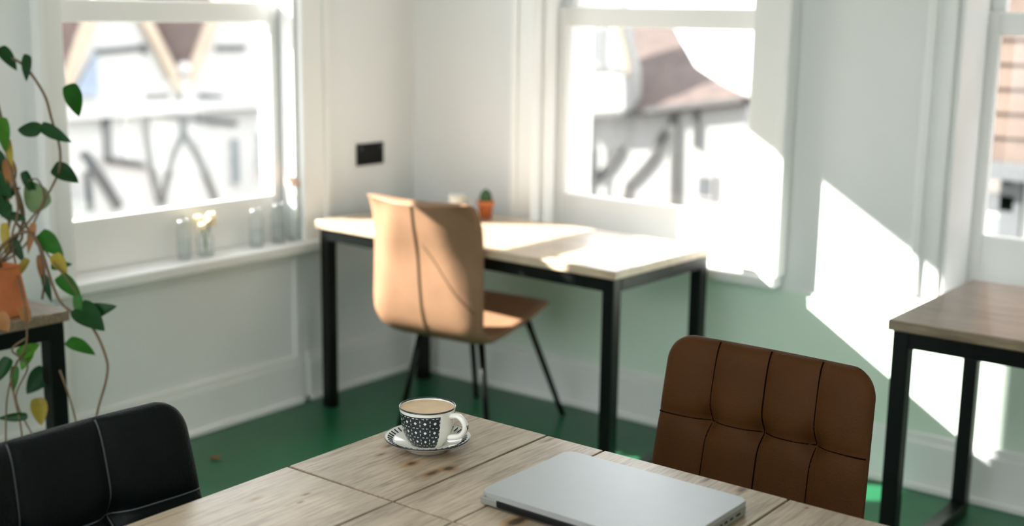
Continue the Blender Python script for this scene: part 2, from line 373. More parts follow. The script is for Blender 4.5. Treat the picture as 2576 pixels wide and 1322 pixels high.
TZ = .76
def big_table():
    x0, x1, y0, y1 = -1.59, .25, .88, 1.855
    root = empty('dining_table', ((x0+x1)/2, (y0+y1)/2, 0)); tag(root, 'large rustic plank table carrying the laptop and the patterned cup', 'table')
    ox, oy = root.location.x, root.location.y
    cols = [x0, -1.336, -1.206, -.837, -.60, -.35, -.1, x1]; rows = [y0, 1.425, y1]
    g = .0022
    SP = []
    for px_, py_, rx, ry in ((985, 1118, .010, .035), (960, 1142, .006, .022), (1035, 1165, .014, .030), (1085, 1190, .012, .030), (1130, 1178, .018, .022), (1380, 1105, .010, .04), (1945, 1222, .016, .02), (1865, 1232, .012, .03), (1300, 1310, .02, .05), (770, 1242, .005, .012), (755, 1262, .005, .010), (640, 1255, .010, .03), (2030, 1276, .006, .006), (1780, 1205, .008, .03)):
        p = at_z(px_, py_, TZ); SP.append((p.x-ox, p.y-oy, rx, ry))
    for r in range(2):
        for c in range(len(cols)-1):
            m = wood('table_plank_%d' % ((c*2+r*3) % 5), (.385, .295, .21, 1), (.15, .10, .062, 1), (.50, .41, .31, 1), .42, axis=1, seed=1.3+((c*2+r*3) % 5)*1.9, knots=0, coat=.2, spots=SP)
            dz = random.uniform(-.0006, .0006)
            link('plank', bx(nb(), (cols[c]+g-ox, rows[r]+g-oy, TZ-.035), (cols[c+1]-g-ox, rows[r+1]-g-oy, TZ+dz), .0016), m, root)
    link('table_core', bx(nb(), (x0+.004-ox, y0+.004-oy, TZ-.042), (x1-.004-ox, y1-.004-oy, TZ-.006)), mat('core', (.03, .02, .013), .8, noise=.2), root)
    for sx in (0, 1):
        for sy in (0, 1):
            lx = (x0+.05 if sx == 0 else x1-.05)-ox; ly = (y0+.05 if sy == 0 else y1-.05)-oy
            link('leg', bx(nb(), (lx, ly, 0), (lx+(.05 if sx == 0 else -.05), ly+(.05 if sy == 0 else -.05), TZ-.0425), .003), M_STEEL, root)
    for sy in (0, 1):
        ly = (y0+.05 if sy == 0 else y1-.1)-oy
        link('rail', bx(nb(), (x0+.1-ox, ly, TZ-.0925), (x1-.1-ox, ly+.05, TZ-.0425), .002), M_STEEL, root)
    for sx in (0, 1):
        lx = (x0+.05 if sx == 0 else x1-.1)-ox
        link('rail', bx(nb(), (lx, y0+.1-oy, TZ-.0925), (lx+.05, y1-.1-oy, TZ-.0425), .002), M_STEEL, root)
big_table()

# ------------------------------------------------------------------ padded leather chairs (local: sitter looks along -y, origin on the floor under the seat)
def padded(bm, w, h, t, rc, nu=44, nv=36, seams_u=(), seams_v=(), buttons=(), bow=0.0, round_all=False, puff=.5, groove=.006, taper=0.0):
    """upholstered panel in the x-z plane (z from 0 to h), its front towards -y"""
    def outline(u, v):
        x = u*w/2; z = v*h
        for top in ((1, 0) if round_all else (1,)):
            zz = z if top else h-z
            a = (abs(x)-(w/2-rc))/rc; b = (zz-(h-rc))/rc
            if a > 0 and b > 0:
                a2 = a*math.sqrt(1-b*b/2); b2 = b*math.sqrt(1-a*a/2)
                x = math.copysign(w/2-rc+a2*rc, x); zz = h-rc+b2*rc
                z = zz if top else h-zz
        return x, z
    def edge(u, v):
        e = (1-abs(u)**7)*(1-abs(2*v-1)**9); return max(e, 0)**puff
    F, B = [], []
    for j in range(nv+1):
        fr, br = [], []
        for i in range(nu+1):
            # denser towards the rim
            su = -1+2*i/nu; sv = j/nv
            u = math.sin(su*PI/2)*.35+su*.65; v = .5+.5*(math.sin((2*sv-1)*PI/2)*.35+(2*sv-1)*.65)
            x, z = outline(u, v); e = edge(u, v)
            g = 0
            for s in seams_u: g += groove*math.exp(-((x-s)/.007)**2)+groove*.9*math.exp(-((x-s)/.028)**2)
            for s in seams_v: g += groove*.8*math.exp(-((z-s)/.007)**2)+groove*.7*math.exp(-((z-s)/.028)**2)
            for (bx_, bz_) in buttons: g += .017*math.exp(-(((x-bx_)**2+(z-bz_)**2)/.024**2))
            yb = bow*((u*u)-.35); x *= 1-taper*v
            fr.append(bm.verts.new((x, -t/2*e-.002+g*e-yb, z))); br.append(bm.verts.new((x, t/2*e*.8+.002-yb, z)))
        F.append(fr); B.append(br)
    for j in range(nv):
        for i in range(nu):
            bm.faces.new((F[j][i], F[j][i+1], F[j+1][i+1], F[j+1][i])); bm.faces.new((B[j][i], B[j+1][i], B[j+1][i+1], B[j][i+1]))
    for i in range(nu):
        bm.faces.new((F[0][i+1], F[0][i], B[0][i], B[0][i+1])); bm.faces.new((F[nv][i], F[nv][i+1], B[nv][i+1], B[nv][i]))
    for j in range(nv):
        bm.faces.new((F[j][0], F[j+1][0], B[j+1][0], B[j][0])); bm.faces.new((F[j+1][nu], F[j][nu], B[j][nu], B[j+1][nu]))
    return bm
def tufted_chair(name, loc, rz, leather, seam, label, top=.905, w=.455, cat='chair', tilt=9, ncol=4, taper=.07, bow=.02):
    root = empty(name, loc, rz); tag(root, label, cat)
    hb = top-.44; T = Matrix.Rotation(math.radians(-tilt), 4, 'X')
    su = [w*(k/ncol-.5) for k in range(1, ncol)]; sv = [hb-.165, hb-.33]
    bt = [(a, b) for a in su for b in sv]
    t = .06
    bm = padded(nb(), w, hb, t, .055, nu=72, nv=60, seams_u=su, seams_v=sv, buttons=bt, bow=bow, taper=taper)
    bk = link('backrest', bm, leather, root, smooth=True); M = Matrix.Translation((0, .235, .44)) @ T
    bk.data.transform(M)
    def surf(x, z):   # front surface of the pad at x, z, slightly proud of the groove
        u = x/(w/2); v = z/hb
        e = max((1-abs(u)**7)*(1-abs(2*v-1)**9), 0)**.5
        g = 0
        for s in su: g += .006*math.exp(-((x-s)/.007)**2)+.0054*math.exp(-((x-s)/.028)**2)
        for s in sv: g += .0048*math.exp(-((z-s)/.007)**2)+.0042*math.exp(-((z-s)/.028)**2)
        for (a, b) in bt: g += .017*math.exp(-(((x-a)**2+(z-b)**2)/.024**2))
        return M @ Vector((x*(1-taper*v), -t/2*e-.002+g*e-bow*(u*u-.35)-.0003, z))
    for s in su: link('seam', tube(nb(), [surf(s, hb*(.02+.972*k/50)) for k in range(51)], .0018, 6), seam, bk, smooth=True)
    for s in sv: link('seam', tube(nb(), [surf(w/2*.985*(-1+2*k/50), s) for k in range(51)], .0018, 6), seam, bk, smooth=True)
    for a, b in bt:
        bm = nb(); bmesh.ops.create_uvsphere(bm, u_segments=12, v_segments=6, radius=.009)
        bmesh.ops.scale(bm, vec=(1, .4, 1), verts=bm.verts); bmesh.ops.translate(bm, vec=surf(a, b), verts=bm.verts)
        link('button', bm, leather, bk, smooth=True)
    # seat pad
    bm = padded(nb(), w, .45, .075, .05, nu=40, nv=36, seams_u=su, seams_v=(.16, .31), round_all=True)
    st = link('seat', bm, leather, root, smooth=True)
    st.data.transform(Matrix.Translation((0, .22, .455)) @ Matrix.Rotation(math.radians(90), 4, 'X') @ Matrix.Scale(1, 4))
    for sx in (-1, 1):
        for sy, yy in ((-1, -.19), (1, .17)):
            link('leg', tube(nb(), [(sx*(w/2-.07), yy, .425), (sx*(w/2-.02), yy+sy*.05, .0)], [.014, .010], 12), M_STEEL, root, smooth=True)
    link('seat_frame', bx(nb(), (-w/2+.05, -.2, .405), (w/2-.05, .2, .428), .004), M_STEEL, root)
    return root
# brown one beyond the table, looking at the camera's side; black one at the table's left end
tufted_chair('tufted_chair', (-1.053, 1.895, 0), math.radians(-1.0), M_BROWN, M_BROWNSEAM, 'dark brown buttoned leather chair behind the laptop table', top=.912, w=.475)
tufted_chair('tufted_chair', (-1.43, 1.062, 0), math.radians(90), M_BLACK, M_BLACKSEAM, 'black stitched leather chair at the near left end of the table', top=.895, w=.545, ncol=3, taper=.14, bow=.03)

# ------------------------------------------------------------------ tan shell chair at the corner desk
def shell_chair(loc, rz):
    root = empty('shell_chair', loc, rz); tag(root, 'tan leather shell chair with its back in the sun at the corner desk', 'chair')
    # local: sitter looks along +y; profile (y, z, half width) from the top of the back to the front of the seat
    prof = [(-.385, .910, .212), (-.380, .890, .228), (-.368, .82, .234), (-.345, .72, .236), (-.332, .60, .238), (-.318, .515, .238), (-.290, .450, .232), (-.220, .415, .230), (-.12, .418, .226), (.0, .437, .226), (.11, .460, .222), (.18, .468, .208), (.215, .460, .185)]
    sp = spline([(p[2], p[0], p[1]) for p in prof], 4)
    nu = 22; T = .034
    def pos(s, u):
        p = sp[s]; q0 = sp[max(s-1, 0)]; q1 = sp[min(s+1, len(sp)-1)]
        t = Vector((0, q1.y-q0.y, q1.z-q0.z)).normalized(); n = Vector((0, -t.z, t.y))
        if n.y > 0 and s < len(sp)//2: pass
        return p, n
    F, B = [], []
    bm = nb()
    for s in range(len(sp)):
        p, n = pos(s, 0); f = s/(len(sp)-1); fr, br = [], []
        ends = min(1, min(f, 1-f)/.05)
        for i in range(nu+1):
            u = -1+2*i/nu
            e = (max(0, 1-abs(u)**6))**.5 * (max(0, 1-(1-ends)**2))**.5
            wt = max(0.0, 1-f/.44); u0 = .10+.55*(1-wt); sl_ = (.22+.34*wt**.6)*min(1, .12+f*5) if f < .44 else .22     # wings bend round the sitter, most at the top
            xx = (abs(u)-u0)/.30
            it = 0 if xx < 0 else (.30*(xx**3-xx**4/2) if xx < 1 else .15+abs(u)-u0-.30)
            q = Vector((p.x*u, p.y, p.z)) + n*(sl_*p.x*it)
            fr.append(bm.verts.new(q + n*(T/2*e+.002))); br.append(bm.verts.new(q - n*(T/2*e+.002)))
        F.append(fr); B.append(br)
    N = len(sp)-1
    for s in range(N):
        for i in range(nu):
            bm.faces.new((F[s][i], F[s][i+1], F[s+1][i+1], F[s+1][i])); bm.faces.new((B[s][i], B[s+1][i], B[s+1][i+1], B[s][i+1]))
        bm.faces.new((F[s][0], F[s+1][0], B[s+1][0], B[s][0])); bm.faces.new((F[s+1][nu], F[s][nu], B[s][nu], B[s+1][nu]))
    for i in range(nu):
        bm.faces.new((F[0][i+1], F[0][i], B[0][i], B[0][i+1])); bm.faces.new((F[N][i], F[N][i+1], B[N][i+1], B[N][i]))
    for l in (F, B):
        pass
    backpts = [B[s][nu//2].co.copy() for s in range(2, 26)]; frontpts = [F[s][nu//2].co.copy() for s in range(2, 26)]
    mean_b = sum((p.y for p in backpts))/24; mean_f = sum((p.y for p in frontpts))/24
    outer = backpts if mean_b < mean_f else frontpts; OUT = B if mean_b < mean_f else F
    diag = [OUT[s][min(nu, nu//2+max(0, (s-9)))].co.copy() for s in range(10, 20)]
    sh = link('seat_shell', bm, M_TAN, root, smooth=True)
    link('seam', tube(nb(), [p+Vector((0, -.001, 0)) for p in outer], .003, 6), M_TANSEAM, sh, smooth=True)
    link('seam', tube(nb(), [p+Vector((0, -.0006, 0)) for p in diag], .0018, 6), M_TANSEAM, sh, smooth=True)  # thin dark line running diagonally across the back
    for sx in (-1, 1):
        for y0, y1 in ((-.16, -.25), (.15, .27)):
            link('leg', tube(nb(), [(sx*.13, y0, .412), (sx*.205, y1+.04, .0)], [.0125, .0105], 12), M_STEEL, root, smooth=True)
    link('seat_frame', bx(nb(), (-.14, -.17, .392), (.14, .16, .414), .004), M_STEEL, root)
shell_chair((-2.888, 3.535, 0), math.radians(5))

# ------------------------------------------------------------------ cup, saucer, laptop
def pattern_mat():
    m = bpy.data.materials.new('cup_pattern'); m.use_nodes = True; t = m.node_tree; b = t.nodes['Principled BSDF']; L = t.links
    uv = t.nodes.new('ShaderNodeUVMap'); uv.uv_map = 'UVMap'; sx = t.nodes.new('ShaderNodeSeparateXYZ'); L.new(uv.outputs[0], sx.inputs[0])
    def mth(op, a, bb=None, cc=None):
        n = t.nodes.new('ShaderNodeMath'); n.operation = op
        for i, v in enumerate((a, bb, cc)):
            if v is None: continue
            if isinstance(v, (int, float)): n.inputs[i].default_value = v
            else: L.new(v, n.inputs[i])
        return n.outputs[0]
    U, V = sx.outputs[0], sx.outputs[1]
    u = mth('MULTIPLY', U, 17.0); v = mth('MULTIPLY', V, 1/.0182)
    cu = mth('SUBTRACT', mth('FRACT', u), .5); cv = mth('SUBTRACT', mth('FRACT', v), .5)
    au, av = mth('ABSOLUTE', cu), mth('ABSOLUTE', cv)
    # a four-petal flower in each cell: white where |x|*|y| is small or near the middle diamond
    petal = mth('LESS_THAN', mth('ADD', mth('POWER', mth('SUBTRACT', au, .25), 2), mth('POWER', mth('SUBTRACT', av, .25), 2)), .052)
    mid = mth('LESS_THAN', mth('ADD', au, av), .20)
    corner = mth('LESS_THAN', mth('ADD', mth('SUBTRACT', .5, au), mth('SUBTRACT', .5, av)), .16)
    dark = mth('MAXIMUM', petal, mid)
    cross = mth('LESS_THAN', mth('MINIMUM', mth('SUBTRACT', .5, au), mth('SUBTRACT', .5, av)), .11)
    dark = mth('MAXIMUM', dark, cross); dark = mth('MULTIPLY', dark, mth('SUBTRACT', 1, corner))
    # the print leaves a plain strip by the handle and ends under the rim
    inu = mth('MULTIPLY', mth('GREATER_THAN', U, .05), mth('LESS_THAN', U, .915))
    inv = mth('MULTIPLY', mth('GREATER_THAN', V, .003), mth('LESS_THAN', V, .0665))
    dark = mth('MULTIPLY', dark, mth('MULTIPLY', inu, inv))
    rim = mth('GREATER_THAN', V, .0722); dark = mth('MAXIMUM', dark, rim)
    mx = t.nodes.new('ShaderNodeMix'); mx.data_type = 'RGBA'; L.new(dark, mx.inputs['Factor'])
    mx.inputs['A'].default_value = (.80, .78, .72, 1); mx.inputs['B'].default_value = (.012, .020, .028, 1)
    L.new(mx.outputs['Result'], b.inputs['Base Color']); b.inputs['Roughness'].default_value = .18; b.inputs['Coat Weight'].default_value = .4
    return m
def cup_and_saucer(c):
    sa = link('saucer', lathe(nb(), [(0, .002), (.030, .002), (.034, .0), (.040, .0), (.042, .005), (.060, .012), (.0775, .0215), (.079, .023), (.0775, .0242), (.060, .0150), (.040, .0088), (.034, .0072), (0, .0072)], 56), M_PORC, smooth=True, loc=c)
    tag(sa, 'white saucer with dark rim under the patterned cup', 'saucer')
    bm = nb(); tube(bm, [(.0782*math.cos(a), .0782*math.sin(a), .0232) for a in [2*PI*k/64 for k in range(65)]], .0013, 6); link('rim_line', bm, M_INK, sa, smooth=True)
    bm = nb()
    for k in range(40):
        a = 2*PI*k/40
        bx2 = nb(); 
        bx2.free()
        p = Vector((math.cos(a), math.sin(a), 0)); tube(bm, [p*.064+Vector((0, 0, .0178)), p*.073+Vector((0, 0, .0228))], .0012, 5)
    link('rim_pattern', bm, M_INK, sa); 
    az = math.atan2(CR[1], CR[0]) - math.radians(28)      # the handle points to the right of the view, a little forward
    root = empty('coffee_cup', c+Vector((0, 0, .0072)), az); tag(root, 'black and white flower-patterned coffee cup on its saucer', 'cup')
    prof = [(0, .003), (.024, .003), (.026, 0), (.030, 0), (.031, .004), (.038, .012), (.0445, .026), (.048, .042), (.0505, .060), (.0518, .0715), (.0522, .074), (.0512, .0752), (.0500, .0735), (.0488, .060), (.0462, .042), (.0420, .027), (.034, .014), (0, .009)]
    link('bowl', lathe(nb(), prof, 72, uv=True), pattern_mat(), root, smooth=True)
    link('coffee', lathe(nb(), [(0, .0695), (.03, .0695), (.0480, .0693), (.0492, .0698), (.0490, .066), (0, .064)], 40), M_LATTE, root, smooth=True)
    hp = spline([(.049, 0, .062), (.066, 0, .064), (.078, 0, .054), (.079, 0, .040), (.068, 0, .027), (.046, 0, .021)], 6)
    bm = tube(nb(), hp, .0052, 10); bmesh.ops.scale(bm, vec=(1, 1.25, 1), verts=bm.verts)
    link('handle', bm, M_PORC, root, smooth=True)
    for sx in (-1, 1): link('handle_motif', tube(nb(), [(.0845, sx*.0022, .050), (.0848, sx*.0008, .044), (.082, sx*.0020, .037)], .0009, 6), M_INK, root)
cup_and_saucer(Vector((-1.462, 1.652, TZ+.0006)))

def rounded_slab(bm, x0, x1, y0, y1, z0, z1, r, bev=.002):
    pts = []
    for cx, cy_, a0 in ((x1-r, y1-r, 0), (x0+r, y1-r, 90), (x0+r, y0+r, 180), (x1-r, y0+r, 270)):
        for k in range(7): a = math.radians(a0+15*k); pts.append((cx+r*math.cos(a), cy_+r*math.sin(a)))
    prism(bm, pts, 2, z0, z1)
    es = [e for e in bm.edges if abs(e.verts[0].co.z-e.verts[1].co.z) < 1e-6]
    bmesh.ops.bevel(bm, geom=es, offset=bev, segments=3, profile=.5, affect='EDGES'); return bm
def laptop():
    root = empty('laptop', (-1.037, 1.626, TZ+.0006), math.radians(-.2)); tag(root, 'closed silver laptop lying on the plank table', 'laptop')
    w, d = .355/2, .249/2
    base = link('base', rounded_slab(nb(), -w, w, -d+.004, d, .002, .0155, .012), M_SILVERSIDE, root)
    link('lid', rounded_slab(nb(), -w, w, -d, d, .0165, .0258, .013, .003), M_SILVER, root)
    link('hinge', bx(nb(), (-w+.034, -d-.001, .0035), (w-.034, -d+.02, .0164), .003), M_SOCK, root)
    for sx in (-1, 1):
        link('corner_cap', bx(nb(), (sx*w*.998, -d-.0005, .0035), (sx*(w-.0335), -d+.02, .0164), .002), M_SILVERSIDE, root)
        for sy in (-1, 1): link('foot', lathe(nb(), [(0, -.0005), (.007, -.0005), (.008, .0025), (0, .0025)], 16), M_SOCK, root, loc=(sx*(w-.03), sy*(d-.03), 0))
    for yy, ln in ((.09, .014), (.068, .010), (.05, .010), (.034, .008), (.012, .022)):
        link('port', bx(nb(), (w-.002, yy-ln/2, .0075), (w+.0003, yy+ln/2, .0115)), M_SOCK, root)
laptop()

# ------------------------------------------------------------------ black socket on the left wall, little things on the corner desk
def socket():
    c = Vector((XW, 3.738, .965)); root = empty('wall_socket', c); tag(root, 'black double wall socket beside the corner', 'socket')
    link('faceplate', bx(nb(), (0, -.078, -.045), (.010, .078, .045), .004), M_SOCK, root)
    for sy in (-1, 1):
        link('switch', bx(nb(), (.009, sy*.06-.008, .018), (.0125, sy*.06+.008, .034), .001), mat('switch_grey', (.03, .03, .032), .3, noise=.1), root)
        for dy, dz in ((0, .012), (-.012, -.012), (.012, -.012)):
            link('pin_hole', bx(nb(), (.0095, sy*.036+dy-.003, dz-.006), (.0102, sy*.036+dy+.003, dz+.006)), mat('hole', (.002, .002, .002), .9, noise=.1), root)
socket()
def cactus_pot(loc):
    root = empty('cactus_pot', loc); tag(root, 'small terracotta pot with a green cactus at the back of the corner desk', 'plant pot')
    link('pot', lathe(nb(), [(0, .0), (.023, 0), (.029, .052), (.033, .052), (.034, .072), (.029, .072), (.027, .060), (0, .060)], 28), M_TERRA, root, smooth=True)
    link('soil', lathe(nb(), [(0, .064), (.0275, .063), (.0275, .060), (0, .0602)], 20), M_SOIL, root)
    bm = nb(); n = 24; rings = []
    for j in range(9):
        f = j/8; z = .062+.055*f; r = .022*math.sin(PI*min(.98, .22+.78*f))**.6 if f < 1 else .002
        rings.append([bm.verts.new(((r*(1+.14*math.cos(8*2*PI*k/n*1.0)))*math.cos(2*PI*k/n), (r*(1+.14*math.cos(8*2*PI*k/n)))*math.sin(2*PI*k/n), z)) for k in range(n)])
    for a, b in zip(rings, rings[1:]):
        for k in range(n): bm.faces.new((a[k], a[(k+1) % n], b[(k+1) % n], b[k]))
    bm.faces.new(rings[-1]); bm.faces.new(rings[0][::-1])
    link('cactus', bm, mat('cactus_green', (.03, .09, .035), .7, noise=.3, nscale=60), root, smooth=True)
cactus_pot((-3.06, 3.80, .7506))
def white_mug(loc):
    root = empty('white_mug', loc, .6); tag(root, 'small white mug on the corner desk behind the tan chair', 'mug')
    link('mug_body', lathe(nb(), [(0, .0), (.030, 0), (.034, .004), (.036, .07), (.0365, .085), (.034, .085), (.032, .008), (0, .006)], 32), M_PORC, root, smooth=True)
    link('handle', tube(nb(), spline([(.034, 0, .068), (.055, 0, .064), (.056, 0, .034), (.034, 0, .022)], 6), .0045, 8), M_PORC, root, smooth=True)
white_mug((-3.19, 3.78, .7506))

# ------------------------------------------------------------------ glass jars and flowers on the sill of the left window
def petal_ball(bm, c, r, n=16):
    for k in range(n):
        a = 2.399*k; zz = 1-(k+.5)/n*1.3; rr = math.sqrt(max(0, 1-zz*zz)); d = Vector((rr*math.cos(a), rr*math.sin(a), zz))
        t = d.cross(Vector((0, 0, 1))).normalized() if abs(d.z) < .95 else Vector((1, 0, 0)); s = d.cross(t)
        p = Vector(c)+d*r*.55; vs = [bm.verts.new(p - t*r*.35), bm.verts.new(p + d*r*.25 - s*r*.35), bm.verts.new(p + t*r*.35), bm.verts.new(p + d*r*.35 + s*r*.4)]
        bm.faces.new(vs)
def jar(name, loc, r, h, label, flower=None, fcol=None, group=None):
    root = empty(name, loc); tag(root, label, 'jar' if not flower else 'vase', group)
    link('glass_body', lathe(nb(), [(0, .0), (r*.9, 0), (r, .006), (r, h*.72), (r*.72, h*.86), (r*.74, h), (r*.66, h), (r*.64, h*.86), (r*.92, h*.70), (r*.92, .009), (0, .008)], 28), M_JAR, root, smooth=True)
    link('water', lathe(nb(), [(0, .0085), (r*.9, .0095), (r*.9, h*.45), (0, h*.45)], 24), glass_mat('water', (.96, .98, .98, 1), .6), root, smooth=True)
    if flower:
        for i, (dx, dy, hh, rr) in enumerate(flower):
            st = link('stem', tube(nb(), spline([(0, 0, .012), (dx*.3, dy*.3, h*.8), (dx, dy, hh)], 4), .0016, 6), mat('stem_green', (.10, .20, .05), .6, noise=.2), root, smooth=True)
            bm = nb(); petal_ball(bm, (dx, dy, hh), rr); link('flower', bm, fcol, root)
    return root
M_CREAM = mat('cream_petal', (.85, .74, .52), .6, noise=.15, nscale=40); M_PEACH = mat('peach_petal', (.82, .50, .36), .6, noise=.15, nscale=40)
SX = -3.652
def sill(px, py, x=SX): p = at_x(px, py, x); return Vector((x, p.y, SILLZ+.0006))
yA, yB, yC, yD, yE = [at_x(px, 600, SX).y for px in (462, 515, 645, 700, 738)]
jar('glass_bottle', (SX, yA, SILLZ+.0006), .024, .150, 'small clear glass bottle leftmost on the left window sill')
jar('flower_jar', (SX+.004, yB, SILLZ+.0006), .030, .100, 'squat glass jar holding cream blossoms on the left window sill', [(-.02, -.02, .128, .030), (.018, .012, .140, .030), (.0, .03, .118, .028), (.02, -.03, .110, .026)], M_CREAM)
jar('glass_bottle', (SX, yC, SILLZ+.0006), .027, .150, 'clear glass bottle right of the cream blossoms on the sill')
jar('glass_bottle', (SX+.003, yD, SILLZ+.0006), .027, .160, 'clear glass bottle beside the peach flower vase on the sill')
jar('flower_vase', (SX, yE+.005, SILLZ+.0006), .028, .185, 'tall glass vase with pale peach flowers at the sill\'s right end', [(.0, -.014, .235, .030), (.015, .016, .22, .028), (-.01, .02, .255, .026)], M_PEACH)

# ------------------------------------------------------------------ trailing plant on the desk by the left wall
def leaf_mat(name, col): 
    m = mat(name, col, .42, noise=.25, nscale=25, bump=.1, bscale=90, spec=.2); return m
LM = [leaf_mat('leaf_dark', (.006, .045, .008)), leaf_mat('leaf_green', (.016, .105, .007)), leaf_mat('leaf_bright', (.045, .16, .010)), leaf_mat('leaf_yellow', (.33, .25, .03)), leaf_mat('leaf_brown', (.30, .13, .04)), leaf_mat('leaf_pale', (.16, .24, .10))]
def leaf_mesh(bm, base, tip, width, nrm, fold=.25, droop=.12):
    base, tip = Vector(base), Vector(tip); t = tip-base; Ln = t.length; t.normalize(); n = Vector(nrm); n = (n - t*n.dot(t)).normalized(); s = t.cross(n)
    N = 10; rows = []
    for i in range(N+1):
        f = i/N
        w = width*.5*(math.sin(PI*min(1, f**.62))**.8 if f < 1 else 0)*(1.0)
        if i == 0: w = width*.16
        back = -.07*Ln*math.sin(PI*min(1, f*4)) if f < .25 else 0     # heart-shaped base
        c = base + t*(Ln*f) - n*(droop*Ln*f*f)
        row = []
        for j, u in enumerate((-1, -.55, 0, .55, 1)):
            row.append(bm.verts.new(c + s*(u*w) + n*(fold*abs(u)*w) + t*(back*abs(u))))
        rows.append(row)
    for a, b in zip(rows, rows[1:]):
        for j in range(4): bm.faces.new((a[j], a[j+1], b[j+1], b[j]))
